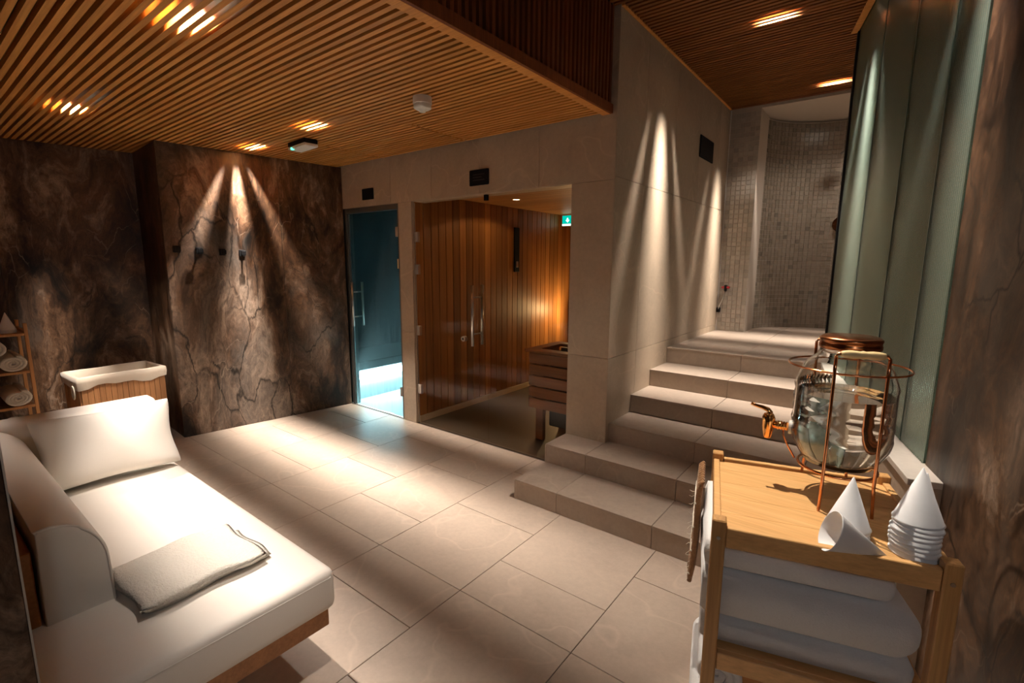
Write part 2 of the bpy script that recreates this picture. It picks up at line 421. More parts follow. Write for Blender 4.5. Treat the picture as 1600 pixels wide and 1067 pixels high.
# ------------------------------------------------------------------ stairs and platform
core = bmesh.new()
for i, y in enumerate(SY):
    x0 = XS1+.012 if i < 2 else XC
    add_box(core, x0, 4.72 if y < .3 else 4.5, y+.012, SY[i+1]+.012 if i < 5 else 3.7, 0 if i == 0 else RISE*i-.02, RISE*(i+1)-.012)
st = struct(obj('staircase', core, 'grout'), 'six wide beige stone steps rising to the shower platform', 'stairs')
for i, y in enumerate(SY):
    x0 = XS1 if i < 2 else XC
    z0, z1 = RISE*i, RISE*(i+1); yn = SY[i+1] if i < 5 else y+.40
    cuts = [x0, 3.022 if i < 2 else None, 3.626, 4.226, min(4.78, wallx(y)+.05)]
    cuts = [c for c in cuts if c is not None]
    for a, b in zip(cuts, cuts[1:]):
        if b - a < .05: continue
        piece('riser_tile', (b-a-.003, .012, z1-z0-.014), 'step_tile', st, ((a+b)/2, y+.008, z0+(z1-z0-.012)/2), .001)
        bb = min(b, wallx(yn)+.05)
        if bb-a > .03: piece('tread_tile', (bb-a-.003, yn-y+.008, .012), 'step_tile', st, ((a+bb)/2, (y-.002+yn+.008)/2, z1-.006), .0015)
    if i < 2:
        piece('end_tile', (.012, (yn if i == 0 else .0)-y, z1-z0-.012), 'step_tile', st, (x0+.004, (y+(yn if i == 0 else .0))/2, (z0+z1-.012)/2), .001)
y0 = SY[5]+.408
for a, b in ((XC, 3.626), (3.626, 4.226), (4.226, 4.9)):
    for c, d in ((y0, 2.0), (2.0, 2.6), (2.6, 3.2), (3.2, 3.7)):
        piece('platform_tile', (b-a-.003, d-c-.003, .012), 'step_tile', st, ((a+b)/2, (c+d)/2, PLAT-.006), .001)

# ------------------------------------------------------------------ shower niche
SHC, SHR = (4.05, 2.76), .77
pier = struct(obj('wall_shower', box(XC+.002, 3.315, 2.602, 3.0, PLAT-.02, ZH+.02), 'plaster'), 'narrow pier clad in small grey mosaic tiles beside the shower', 'wall')
T = .0475
nx = 6; px0 = XC+.006
for j in range(int((ZH-PLAT)/T)):
    for i in range(nx):
        piece('tile', (T-.004, .006, T-.004), 'mosaic', pier, (px0+T*(i+.5), 2.599, PLAT+T*(j+.5)), .0008)
wsc = bmesh.new()
outer = arc(*SHC, SHR+.10, PI*1.05, -.05*PI, 40); inner = arc(*SHC, SHR+.005, PI*1.05, -.05*PI, 40)
for (a, b), (c, d) in zip(zip(inner, inner[1:]), zip(outer, outer[1:])):
    vs = [wsc.verts.new((*p, z)) for p in (a, b, d, c) for z in (PLAT-.02, ZH-.03)]
    for f in ((0, 2, 3, 1), (4, 6, 7, 5), (0, 1, 7, 6), (2, 4, 5, 3), (1, 3, 5, 7), (0, 6, 4, 2)): wsc.faces.new([vs[i] for i in f])
bmesh.ops.recalc_face_normals(wsc, faces=wsc.faces[:])
shw = struct(obj('wall_shower_curve', wsc, 'plaster'), 'curved shower wall of small pale mosaic tiles', 'wall')
mb = bmesh.new(); lay = mb.loops.layers.color.new('tone')
na = int(SHR*1.1*PI/T)
tones = [(.36, .32, .27), (.44, .395, .335), (.50, .45, .385), (.53, .475, .41), (.55, .495, .43), (.56, .51, .445)]
for i in range(na):
    a0 = PI*1.05 - 1.1*PI*(i+.04)/na; a1 = PI*1.05 - 1.1*PI*(i+.96)/na
    for j in range(int((ZH-.03-PLAT)/T)):
        z0 = PLAT+T*j+.002; z1 = z0+T-.004; rr = SHR-.001+random.uniform(-.0006, .0006); rb = SHR+.006
        col = random.choices(tones, (1, 2, 5, 8, 8, 6))[0]
        vs = [mb.verts.new((SHC[0]+r*math.cos(a), SHC[1]+r*math.sin(a), z)) for r in (rr, rb) for a in (a0, a1) for z in (z0, z1)]
        for f in ((0, 1, 3, 2), (0, 4, 5, 1), (2, 3, 7, 6), (1, 5, 7, 3), (0, 2, 6, 4)):
            fc = mb.faces.new([vs[q] for q in f])
            for lp in fc.loops: lp[lay] = (*col, 1)
bmesh.ops.recalc_face_normals(mb, faces=mb.faces[:])
fld = obj('mosaic_tiles', mb, 'mosaic_field', shw); fld['kind'] = 'stuff'
struct(obj('ceiling_shower', box(XC, 5.1, 2.60, 3.75, ZH-.02, ZH+.10), 'plaster'), 'pale stone ceiling over the shower niche', 'ceiling')
piece('corner_light_line', (.008, .008, ZH-PLAT), 'white_plastic', pier, (XC+.004, 2.594, (ZH+PLAT)/2), .001)  # pale strip standing in for the line of light at this corner

# ------------------------------------------------------------------ right-hand kerb and fluted glass
d = Vector((WF[0]-WN[0], WF[1]-WN[1])); GL = d.length; d.normalize(); nl = Vector((-d.y, d.x))   # nl points to the stairs side
ga = math.atan2(d.y, d.x)
kb = struct(obj('kerb', box(-.17, GL+.02, -.07, .085, 0, PLAT-.022), 'wall_tile', None, (*WN, 0), (0, 0, ga)), 'low tiled kerb carrying the fluted glass beside the stairs', 'kerb')
obj('coping', box(-.17, GL+.03, -.08, .095, PLAT-.022, PLAT+.002, .002), 'coping', kb)
gp = struct(thing('glass_partition', 'tall greenish fluted glass partition with black end post', 'glass partition', (*WN, PLAT), ga))
us = [0.0]
for yy in (-.51, -.04): us.append((yy-WN[1])/d.y)
us.append(us[-1]+.62); us.append(GL-.03)
for u0, u1 in zip(us, us[1:]):
    bm = bmesh.new(); n = max(4, int((u1-u0)/.016)); rows = []
    H = ZH-PLAT+.1
    for i in range(n*8+1):
        u = u0+.003+(u1-u0-.006)*i/(n*8); o_ = .0042*abs(math.sin(PI*i/8))
        rows.append([bm.verts.new((u, v, z)) for v, z in ((.005+o_, .004), (.005+o_, H), (-.006, .004), (-.006, H))])
    for a, b in zip(rows, rows[1:]):
        bm.faces.new((a[0], b[0], b[1], a[1])); bm.faces.new((a[2], a[3], b[3], b[2]))
        bm.faces.new((a[1], b[1], b[3], a[3])); bm.faces.new((a[0], a[2], b[2], b[0]))
    bm.faces.new((rows[0][0], rows[0][1], rows[0][3], rows[0][2])); bm.faces.new((rows[-1][0], rows[-1][2], rows[-1][3], rows[-1][1]))
    bmesh.ops.recalc_face_normals(bm, faces=bm.faces[:])
    obj('pane', bm, 'fluted_glass', gp, smooth=False)
    if u0 > 0: obj('joint', box(u0-.004, u0+.004, -.0075, .0100, .004, H), 'joint_green', gp)
obj('end_post', box(GL-.028, GL, -.02, .02, .002, ZH-PLAT+.25, .002), 'black_metal', gp)
obj('head_rail', box(0, GL-.03, -.02, .02, ZH-PLAT+.1, ZH-PLAT+.25), 'black_metal', gp)
# room beyond the glass
struct(obj('wall_beyond', box(5.9, 6.0, -1.6, 4.0, 0, ZTOP), 'beyond_wall'), 'plain wall seen dimly through the fluted glass', 'wall')
struct(obj('wall_beyond_end', box(4.85, 6.0, 2.62, 2.75, 0, ZTOP), 'beyond_wall'), 'plain end wall behind the fluted glass', 'wall')
struct(obj('wall_beyond_near', box(4.9, 6.0, -1.1, -1.0, 0, ZTOP), 'beyond_wall'), 'plain near wall behind the fluted glass', 'wall')

# ------------------------------------------------------------------ marble panel at the near left edge
wp = struct(obj('wall_panel', box(3.10, 3.118, -4.18, -2.88, 0, 1.32, .002), 'right_marble'), 'marble panel edge at the near left beside the daybed', 'wall')
obj('edge_trim', box(3.099, 3.119, -2.880, -2.8765, 0, 1.32), 'coping', wp)

# ------------------------------------------------------------------ downlights
def downlight(x, y, z, watts, label, group='recessed downlights above the slats', h=.105):
    if z == ZH: h = .096
    t = thing('downlight', label, 'downlight', (x, y, z+SLAT_D+h), 0, group)
    obj('housing', lathe([(.052, -.012), (.056, -.012), (.056, .07), (0, .07)], 24), 'black_metal', t)
    obj('lens', lathe([(0, .002), (.050, .002), (.050, .006), (0, .006)], 24), 'lens_glow', t)
    ld = bpy.data.lights.new('beam', 'SPOT'); ld.energy = watts; ld.color = LAMP_COL; ld.shadow_soft_size = .011 if z == ZC else .015
    ld.spot_size = math.radians(105); ld.spot_blend = .6
    lo = bpy.data.objects.new('beam', ld); COL.objects.link(lo); lo.parent = t; lo.location = (0, 0, -.014)
    return t
def snap(y, g): return g + PITCH_S*round((y-g)/PITCH_S)
downlight(.164, snap(-.955, GAP0), ZC, LAMP_W*1.5, 'glowing downlight in the ceiling above the marble wall with hooks')
downlight(1.151, snap(-.999, GAP0), ZC, LAMP_W, 'glowing downlight in the ceiling next to the emergency light')
downlight(.26, snap(-2.16, GAP0), ZC, LAMP_W, 'glowing downlight in the ceiling nearest the alcove')
downlight(2.154, snap(-2.16, GAP0)+.009, ZC, LAMP_W, 'large glowing downlight in the ceiling over the daybed')
downlight(3.748, snap(.745, GAPH), ZH, LAMP_W*1.8, 'glowing downlight in the high ceiling over the stairs')
downlight(3.95, snap(2.27, GAPH), ZH, LAMP_W*1.8, 'glowing downlight in the high ceiling in front of the shower')
downlight(3.98, snap(-.78, GAPH), ZH, LAMP_W*.9, 'downlight in the high ceiling above the foot of the stairs')
downlight(3.75, snap(-2.30, GAPH), ZH, LAMP_W*.5, 'downlight in the high ceiling behind the viewer')
nl_ = thing('shower_downlight', 'small downlight in the pale ceiling of the shower niche', 'downlight', (4.25, 2.95, ZH-.02))
obj('ring', lathe([(.11, 0), (.125, 0), (.125, -.005), (.11, -.005)], 28), 'steel', nl_)
obj('lens', lathe([(0, -.002), (.11, -.002)], 28), 'panel_glow', nl_)
ld = bpy.data.lights.new('beam', 'SPOT'); ld.energy = 42; ld.color = LAMP_COL; ld.shadow_soft_size = .11; ld.spot_size = math.radians(140); ld.spot_blend = .8
lo = bpy.data.objects.new('beam', ld); COL.objects.link(lo); lo.parent = nl_; lo.location = (0, 0, -.02)
# adjustable spot on the high ceiling, aimed at the trolley
ts_ = thing('ceiling_spotlight', 'adjustable spotlight under the high ceiling aimed at the trolley', 'spotlight', (3.60, -.90, ZH-.002))
obj('mount', lathe([(0, 0), (.03, 0), (.03, -.012), (.008, -.014), (.008, -.05), (0, -.05)], 16), 'black_metal', ts_)
aim = (Vector((4.42, -1.50, .86)) - Vector((3.60, -.90, ZH-.09))).normalized()
q_ = Vector((0, 0, -1)).rotation_difference(aim).to_euler()
hd = obj('head', lathe([(.03, -.05), (.034, -.05), (.034, .05), (0, .05)], 20), 'black_metal', ts_, (0, 0, -.09), q_)
obj('lens', lathe([(0, -.03), (.03, -.03)], 20), 'lens_glow', hd)
ld = bpy.data.lights.new('beam', 'SPOT'); ld.energy = 210; ld.color = (1, .88, .74); ld.shadow_soft_size = .012; ld.spot_size = math.radians(31); ld.spot_blend = .55
lo = bpy.data.objects.new('beam', ld); COL.objects.link(lo); lo.parent = ts_; lo.location = Vector((0, 0, -.09)) + aim*.055; lo.rotation_euler = q_
# added lamps out of view, for fill and for light behind the glass
def bulb(name, label, loc, watts, col, r=.04):
    t = thing(name, label, 'lamp', loc)
    obj('shade', lathe([(.06, 0), (.065, 0), (.065, .03), (0, .03)], 20), 'white_plastic', t)
    ld = bpy.data.lights.new('glow', 'POINT'); ld.energy = watts; ld.color = col; ld.shadow_soft_size = r
    lo = bpy.data.objects.new('glow', ld); COL.objects.link(lo); lo.parent = t; lo.location = (0, 0, -.05); return t
ws_ = bulb('fill_lamp', 'added cool white fill lamp on the marble wall behind the viewer', (5.14, -3.3, 1.95), 6.0, (.82, .91, 1.0))  # fill light added out of view to brighten the trolley's towels
obj('arm', box(.03, .145, -.012, .012, .004, .026, .003), 'steel', ws_)
bulb('glass_backlight', 'added lamp lighting the fluted glass from the room beyond', (5.3, 1.0, .75), 3.0, (.85, .95, .9))  # unseen lamp, added low behind the glass to light it

# ------------------------------------------------------------------ steam room
sr = bmesh.new()
add_box(sr, -.9, -.8, .03, 1.7, 0, 2.4); add_box(sr, -.9, 1.04, 1.6, 1.7, 0, 2.4); add_box(sr, .9, 1.04, .152, 1.7, 0, 2.4); add_box(sr, -.9, 1.04, .152, 1.7, 2.3, 2.4)
add_box(sr, -.9, -.005, .03, .075, 0, 2.3)
struct(obj('wall_steam_room', sr, 'steam_tile'), 'dark teal walls inside the steam room', 'wall')
struct(obj('floor_steam_room', box(-.8, 1.0, .02, 1.7, -.006, .002), 'steam_floor'), 'brightly lit floor inside the steam room', 'floor')
bn = thing('steam_bench', 'dark bench in the steam room with a glowing strip below its edge', 'bench', (-.01, .09, 0))
obj('bench_top', box(-.75, .02, 0, 1.5, .34, .44, .01), 'steam_tile', bn)
obj('bench_support', box(-.75, -.06, 0, 1.5, .003, .34), 'steam_floor', bn)
obj('light_strip', box(-.055, -.02, .0, 1.5, .235, .285), 'led_strip', bn)
d1 = struct(thing('door_1', 'misted glass steam room door in a grey frame', 'door', (0, .03, 0)))
for nm, a in (('frame', (XD0, XD0+.035, -.02, .05, 0, ZD-.004)), ('frame', (XD1-.028, XD1-.002, -.02, .05, 0, ZD-.004)), ('frame', (XD0+.035, XD1-.028, -.02, .05, ZD-.05, ZD-.004))):
    obj(nm, box(*a, .002), 'frame_metal', d1)
obj('glass', box(XD0+.045, XD1-.03, .0, .008, .008, ZD-.055), 'steam_pane', d1)
obj('edge_seal', box(XD0+.037, XD0+.045, -.004, .012, .008, ZD-.055), 'steel', d1)
def pull(par, x, z0, z1, mat):
    h = obj('handle', tube([(x, -.055, z0), (x, -.055, z1)], .0125, 12), mat, par, smooth=True)
    obj('bar', tube([(x, .065, z0), (x, .065, z1)], .0125, 12), mat, h, smooth=True)
    for z in (z0+.10, z1-.10): obj('standoff', tube([(x, -.055, z), (x, .065, z)], .007, 8), mat, h, smooth=True)
pull(d1, .135, .86, 1.315, 'steel')
for z in (.26, 1.80): obj('hinge', box(XD1-.075, XD1-.015, -.012, .02, z-.045, z+.045, .003), 'steel', d1)
obj('notice', box(.80, .825, -.003, 0, 1.46, 1.55), 'handle_wood', d1)

# ------------------------------------------------------------------ sauna
SX0, SX1, SYB, SZC = 1.06, 2.78, 3.0, 2.135
sw = struct(obj('wall_sauna', box(SX0-.06, SX0-.016, .152, SYB, .0, 2.4), 'black_void'), 'sauna wall of vertical orange-brown boards', 'wall')
y = .03; widths = [.075, .098]
random.seed(3)
while y < SYB-.05:
    wd = .096
    piece('board', (.016, wd-.006, SZC-.065), 'sauna_wood', sw, (SX0-.008, y+wd/2, (SZC+.065)/2), .002); y += wd
obj('skirting', box(SX0-.012, SX0+.006, .03, SYB, .004, .062), 'skirting', sw)
sb = struct(obj('wall_sauna_end', box(SX0, SX1, SYB+.016, SYB+.06, 0, 2.4), 'black_void'), 'end wall of boards deep inside the sauna', 'wall')
x = SX0
while x < SX1:
    piece('board', (.093, .016, SZC-.065), 'sauna_wood', sb, (x+.048, SYB+.008, (SZC+.065)/2), .002); x += .096
s2 = struct(obj('wall_sauna_side', box(SX1, SX1+.06, .32, SYB, 0, 2.4), 'sauna_wood'), 'hidden side wall of the sauna', 'wall')
cs = struct(obj('ceiling_sauna', box(SX0-.05, SX1+.05, .152, SYB+.05, SZC+.016, SZC+.05), 'black_void'), 'sauna ceiling of orange-brown boards', 'ceiling')
y = .152
while y < SYB:
    piece('board', (SX1-SX0, .093, .014), 'sauna_ceiling_wood', cs, ((SX0+SX1)/2, y+.048, SZC+.007), .002); y += .096
struct(obj('floor_sauna', box(SX0-.05, SX1+.05, .02, SYB, -.006, .003), 'sauna_floor'), 'dark floor inside the sauna', 'floor')
d2 = struct(thing('door_2', 'clear glass sauna door with a long steel pull handle', 'door', (0, .03, 0)))
obj('glass', box(XS0+.012, 1.918, 0, .008, .010, ZD-.012), 'clear_pane', d2)
pull(d2, 1.80, .83, 1.335, 'steel')
obj('lock', tube([(1.649, -.012, .872), (1.649, .02, .872)], .024, 20), 'steel', d2)
obj('keyhole', tube([(1.649, -.0135, .872), (1.649, -.0115, .872)], .010, 12), 'rubber', d2)
for z in (.333, .893, 1.456, 1.745): obj('hinge', box(XS0+.002, XS0+.05, -.012, .02, z-.045, z+.045, .003), 'steel', d2)
obj('pivot', box(1.885, 1.918, -.008, .018, ZD-.05, ZD-.005, .002), 'black_metal', d2)
obj('edge_seal', box(XS0+.004, XS0+.012, -.002, .012, .01, ZD-.012), 'steel', d2)
w1 = struct(thing('window_1', 'fixed clear glass pane at the front of the sauna', 'window', (0, .03, 0)))
obj('glass', box(1.922, XS1-.002, 0, .008, .010, ZD-.004), 'clear_pane', w1)
ht = thing('sauna_heater', 'wood slatted sauna heater guard on legs behind the glass', 'heater', (2.13, .34, 0))
for i in range(5):
    z = .285+.098*i
    obj('slat', box(.0, .56, 0, .02, z, z+.086, .002), 'heater_wood', ht)
    obj('slat', box(-.012, .006, .0, .46, z, z+.086, .002), 'heater_wood', ht)
for xx, yy in ((.05, .022), (.05, .41), (.5, .022), (.5, .41)): obj('leg', box(xx, xx+.075, yy, yy+.045, .003, .76, .002), 'heater_wood', ht)
rim = bmesh.new()
add_box(rim, -.04, .6, -.03, .07, .772, .797, .002); add_box(rim, -.04, .6, .40, .50, .772, .797, .002); add_box(rim, -.04, .06, .07, .40, .772, .797, .002); add_box(rim, .5, .6, .07, .40, .772, .797, .002)
obj('rim', rim, 'heater_wood', ht)
obj('stove', box(.14, .46, .09, .38, .12, .70, .01), 'rubber', ht)
for k in range(26):
    a = random.uniform(.07, .45); b = random.uniform(.1, .37)
    s_ = bmesh.new(); bmesh.ops.create_icosphere(s_, subdivisions=1, radius=random.uniform(.028, .045))
    for v in s_.verts: v.co *= random.uniform(.8, 1.15)
    obj('rock', s_, 'stone_dark', ht, (max(.17, min(.43, a)), b, .735))
# light low behind the heater
sl = thing('sauna_wall_light', 'warm glowing lamp low in the corner behind the sauna heater', 'lamp', (1.30, 2.62, .75))
obj('back_plate', box(-.09, .09, .0, .02, 0, .22, .004), 'heater_wood', sl)
obj('shade', lathe([(.05, .02), (.07, .2), (.066, .2), (.046, .02)], 16), 'sauna_wood', sl, (0, -.07, 0))
ld = bpy.data.lights.new('glow', 'POINT'); ld.energy = 17; ld.color = (1, .66, .30); ld.shadow_soft_size = .05
lo = bpy.data.objects.new('glow', ld); COL.objects.link(lo); lo.parent = sl; lo.location = (.05, -.16, .16)
sp = thing('sauna_spotlight', 'small glowing spotlight set into the sauna ceiling', 'spotlight', (1.52, .93, SZC))
obj('ring', lathe([(.034, 0), (.045, 0), (.045, -.004), (.034, -.004)], 20), 'steel', sp)
obj('lens', lathe([(0, -.002), (.034, -.002)], 20), 'sauna_glow', sp)
ld = bpy.data.lights.new('beam', 'SPOT'); ld.energy = 4; ld.color = (1, .66, .32); ld.shadow_soft_size = .03; ld.spot_size = math.radians(150)
lo = bpy.data.objects.new('beam', ld); COL.objects.link(lo); lo.parent = sp; lo.location = (0, 0, -.02)
th_ = thing('sauna_thermometer', 'narrow black instrument panel on the sauna wall', 'thermometer', (SX0, 1.53, 1.42))
obj('panel', box(.001, .022, -.045, .045, 0, .50, .004), 'black_metal', th_)
obj('dial', box(.022, .026, -.02, .02, .05, .12, .002), 'steel', th_)
ex = thing('exit_sign', 'small glowing green exit sign inside the sauna', 'exit sign', (1.10, 2.45, 1.99))
obj('case', box(0, .36, 0, .04, 0, .135, .004), 'white_plastic', ex)
obj('face', box(.006, .354, -.003, 0, .03, .13), 'exit_green', ex)
obj('light_edge', box(.006, .354, -.004, 0, .006, .026), 'exit_white', ex)
ar = bmesh.new()
for pts in ([(.075, .10), (.095, .10), (.095, .075), (.115, .075), (.085, .042), (.055, .075), (.075, .075)],):
    vs = [ar.verts.new((x, -.0045, z)) for x, z in pts]; ar.faces.new(vs)
obj('arrow', ar, 'exit_white', ex)
rm = bmesh.new()
def quad(bm, pts): bm.faces.new([bm.verts.new((x, -.0045, z)) for x, z in pts])
quad(rm, [(.165, .04), (.225, .04), (.225, .12), (.165, .12)])
obj('doorway_symbol', rm, 'exit_white', ex)
rm2 = bmesh.new()
for pts in ([(.19, .1), (.2, .1), (.2, .112), (.19, .112)], [(.182, .07), (.197, .07), (.203, .098), (.188, .098)], [(.172, .044), (.18, .044), (.193, .07), (.184, .074)], [(.19, .07), (.2, .068), (.214, .055), (.208, .05)]):
    rm2.faces.new([rm2.verts.new((x, -.0055, z)) for x, z in pts])
obj('running_figure', rm2, 'exit_green', ex)

# ------------------------------------------------------------------ wall fittings
def plate(name, label, loc, wd, ht_, rot=0.0):
    t = thing(name, label, 'sign', loc, rot)
    bm = box(-wd/2, wd/2, -.012, -.001, -ht_/2, ht_/2, .008, 3); obj('plate', bm, 'black_metal', t)
    return t
plate('wall_sign', 'small black plate above the steam room door', (.432, 0, 2.167), .175, .105)
p2 = plate('wall_sign', 'wider black plate above the sauna glass', (1.863, 0, 2.18), .20, .12)
for i, z in enumerate((.022, .002, -.02)): obj('print_line', box(-.06, .06-.03*(i % 2), -.0128, -.012, z-.003, z+.003), 'rubber', p2)
p3 = plate('wall_sign', 'black square plate high on the wall by the stairs', (XC, 1.85, 2.567), .42, .19, PI/2)
p3.scale = (.95, 1, 1)
hk = None
hu = []
for i, (yy, zz) in enumerate(((-1.45, 1.615), (-1.29, 1.605), (-1.12, 1.597), (-.965, 1.592))):
    u = -yy/1.528; x = BL[0]*u
    lab = ['leftmost square black hook on the marble wall', 'second square black hook from the left on the marble wall', 'third square black hook from the left, in the streak of light', 'rightmost square black hook, in the streak of light'][i]
    t = thing('robe_hook', lab, 'hook', (x+.001, yy, zz), math.atan2(-1.528, BL[0])+PI/2, 'robe hooks on the marble wall')
    obj('plate', box(0, .010, -.024, .024, -.028, .028, .002), 'black_metal', t)
    obj('peg', tube([(.010, 0, .0), (.055, 0, .0)], .008, 10), 'black_metal', t)
    obj('knob', box(.050, .062, -.019, .019, -.019, .019, .002), 'black_metal', t)
em = thing('emergency_light', 'black and white emergency light with a green spot under the ceiling', 'light', (.70, -.80, ZC), math.radians(-4))
obj('body', box(-.14, .14, -.055, .055, -.034, -.001, .003), 'black_metal', em)
obj('diffuser', box(-.143, .143, -.058, .058, -.058, -.034, .008, 2), 'white_plastic', em)
obj('indicator', box(-.085, -.06, -.0595, -.040, -.060, -.046, .002), 'green_led', em)
sm = thing('smoke_detector', 'round white smoke detector under the slat ceiling', 'smoke detector', (2.25, -.935, ZC))
obj('base', lathe([(0, 0), (.054, 0), (.055, -.038), (.052, -.042), (0, -.042)], 32), 'white_plastic', sm, smooth=False)
obj('head', lathe([(.05, -.042), (.052, -.060), (.040, -.068), (.02, -.070), (.018, -.082), (0, -.083)], 32), 'white_plastic', sm, smooth=True)

# ------------------------------------------------------------------ shower fittings
tp = thing('shower_tap', 'small tap with red and black handle on the mosaic pier', 'tap', (3.11, 2.592, PLAT+.47))
obj('rosette', tube([(0, 0, 0), (0, -.02, 0)], .02, 16), 'black_metal', tp)
obj('handle', box(-.04, .04, -.045, -.02, -.012, .012, .004), 'red_plastic', tp)
obj('handle_cross', box(-.012, .012, -.048, -.022, -.04, .025, .004), 'black_metal', tp)
obj('hose', tube([(0, -.03, -.04), (-.02, -.035, -.12), (-.05, -.035, -.19), (-.06, -.03, -.235)], .008, 8), 'steel', tp, smooth=True)
obj('wall_elbow', box(-.08, -.045, -.035, .0, -.27, -.22, .004), 'black_metal', tp)
a = math.radians(88); kx, ky = SHC[0]+SHR*math.cos(a), SHC[1]+SHR*math.sin(a)
kn = thing('shower_valve', 'round bronze valve knob on the curved mosaic wall', 'valve', (4.015, 3.525, 1.96))
obj('rosette', tube([(0, 0, 0), (0, -.012, 0)], .085, 24), 'lid_copper', kn)
obj('knob', tube([(0, -.012, 0), (0, -.06, 0)], .05, 24), 'lid_copper', kn)
shd = thing('overhead_shower', 'steel shower head on an arm high in the niche', 'shower head', (4.02, 3.52, 2.76))
obj('arm', tube([(0, 0, 0), (0, -.12, .01), (.0, -.22, -.0), (0, -.25, -.05)], .011, 10), 'steel', shd, smooth=True)
obj('head', lathe([(.012, 0), (.03, -.02), (.06, -.045), (.06, -.052), (0, -.052)], 24), 'steel', shd, (0, -.25, -.05), smooth=True)

# ------------------------------------------------------------------ soft shapes
def cushion(lx, ly, lz, p=3.0, n=20, pinch=0.0, r=.03, seed=0, amp=.0):
    """rounded pad: grid pillow; lz thickness, edges rounded"""
    rnd = random.Random(seed); bm = bmesh.new(); top = {}; bot = {}
    ph = [rnd.uniform(0, 6) for _ in range(6)]
    for i in range(n+1):
        for j in range(n+1):
            s, t = -1+2*i/n, -1+2*j/n
            f = (max(0, 1-abs(s)**p)*max(0, 1-abs(t)**p))**(1/2.4)
            k = 1 - pinch*(1-abs(s*t)**2)*(abs(s)**6*(1-t*t)+abs(t)**6*(1-s*s))
            x, y = s*lx/2*k, t*ly/2*k
            wv = amp*(math.sin(3*s+ph[0]+2*t)+math.sin(5*t+ph[1]-2*s)*.6)
            e = f*lz/2
            top[i, j] = bm.verts.new((x, y, e+wv*f))
            bot[i, j] = bm.verts.new((x, y, -e)) if 0 < i < n and 0 < j < n else top[i, j]
    for i in range(n):
        for j in range(n):
            bm.faces.new((top[i, j], top[i+1, j], top[i+1, j+1], top[i, j+1]))
            q = [bot[i, j], bot[i, j+1], bot[i+1, j+1], bot[i+1, j]]
            if len(set(q)) == 4:
                try: bm.faces.new(q)
                except ValueError: pass
    bmesh.ops.recalc_face_normals(bm, faces=bm.faces[:]); return bm
def ext_profile(pts, L, axis='y', cap=True):
    """closed profile (a, z) extruded along one axis, length L"""
    bm = bmesh.new(); A = []; B = []
    for a, z in pts:
        if axis == 'y': A.append(bm.verts.new((a, 0, z))); B.append(bm.verts.new((a, L, z)))
        else: A.append(bm.verts.new((0, a, z))); B.append(bm.verts.new((L, a, z)))
    n = len(pts)
    for i in range(n): bm.faces.new((A[i], A[(i+1) % n], B[(i+1) % n], B[i]))
    if cap: bm.faces.new(A[::-1]); bm.faces.new(B)
    bmesh.ops.recalc_face_normals(bm, faces=bm.faces[:]); return bm
def soften(o, width=.02, seg=3):
    m = o.modifiers.new('round', 'BEVEL'); m.width = width; m.segments = seg; m.limit_method = 'ANGLE'; m.angle_limit = math.radians(40)
    for p in o.data.polygons: p.use_smooth = True
    return o

# ------------------------------------------------------------------ daybed
db = thing('daybed', 'white upholstered daybed with curved arm on a wooden base', 'daybed', (0, 0, 0))
db.location = (2.1, -2.5, 0)
def D(o): o.location = (-2.1, 2.5, 0); return o
D(obj('base', box(1.15, 2.985, -2.90, -2.118, .185, .262, .004), 'daybed_wood', db))
for xx in (1.25, 2.50):
    for yy in (-2.82, -2.36): D(obj('leg', box(xx, xx+.09, yy, yy+.09, .002, .185, .004), 'black_metal', db))
mt = box(1.14, 3.022, -2.92, -2.100, .263, .425, .035, 5); me = D(obj('mattress', mt, 'upholstery', db, smooth=True))
seam = tube([(3.0205, -2.90, .395), (3.0205, -2.125, .395)], .0022, 6); D(obj('piping', seam, 'upholstery', me)); 
me.children[0].location = (0, 0, 0)
# backrest at the far end
prof = [(1.10, .40), (1.10, .70)] + [(1.15+.05*math.cos(t), .695+.05*math.sin(t)) for t in lin(PI, PI/2, 5)] + [(1.25+.06*math.cos(t), .685+.06*math.sin(t)) for t in lin(PI/2, 0, 5)] + [(1.345, .40)]
o = D(obj('backrest', ext_profile(prof, .80, 'y'), 'upholstery', db)); o.location = (-2.1, 2.5-2.915, 0); soften(o, .018)
# arm along the wall side: quarter-round top towards the seat
prof = [(-2.805, .40), (-2.800, .725)] + [(-2.785+.145*math.cos(t)*1.0, .58+.155*math.sin(t)) for t in lin(PI*.55, 0.0, 12)] + [(-2.635, .40)]
o = D(obj('arm', ext_profile(prof, 1.44, 'x'), 'upholstery', db)); o.location = (-2.1+1.165, 2.5, 0); soften(o, .012)
pp = [(1.165+1.4385, a+.004 if a < -2.7 else a-.004, z-.004) for a, z in prof[1:]]
D(obj('arm_piping', tube(pp, .0045, 6), 'upholstery', db, smooth=True))
D(obj('side_panel', box(1.10, 2.585, -2.862, -2.812, .40, .665, .004), 'daybed_wood', db))

pl = thing('pillow', 'plump off-white pillow leaning against the daybed backrest', 'pillow', (1.475, -2.375, .442))
bm = cushion(.36, .57, .18, 4.0, 26, .09, seed=4, amp=.014)
o = obj('cushion', bm, 'pillow_fabric', pl, (.0, 0, .165), (0, math.radians(68), math.radians(-2)), smooth=True)
md = o.modifiers.new('s', 'SUBSURF'); md.levels = 1; md.render_levels = 1

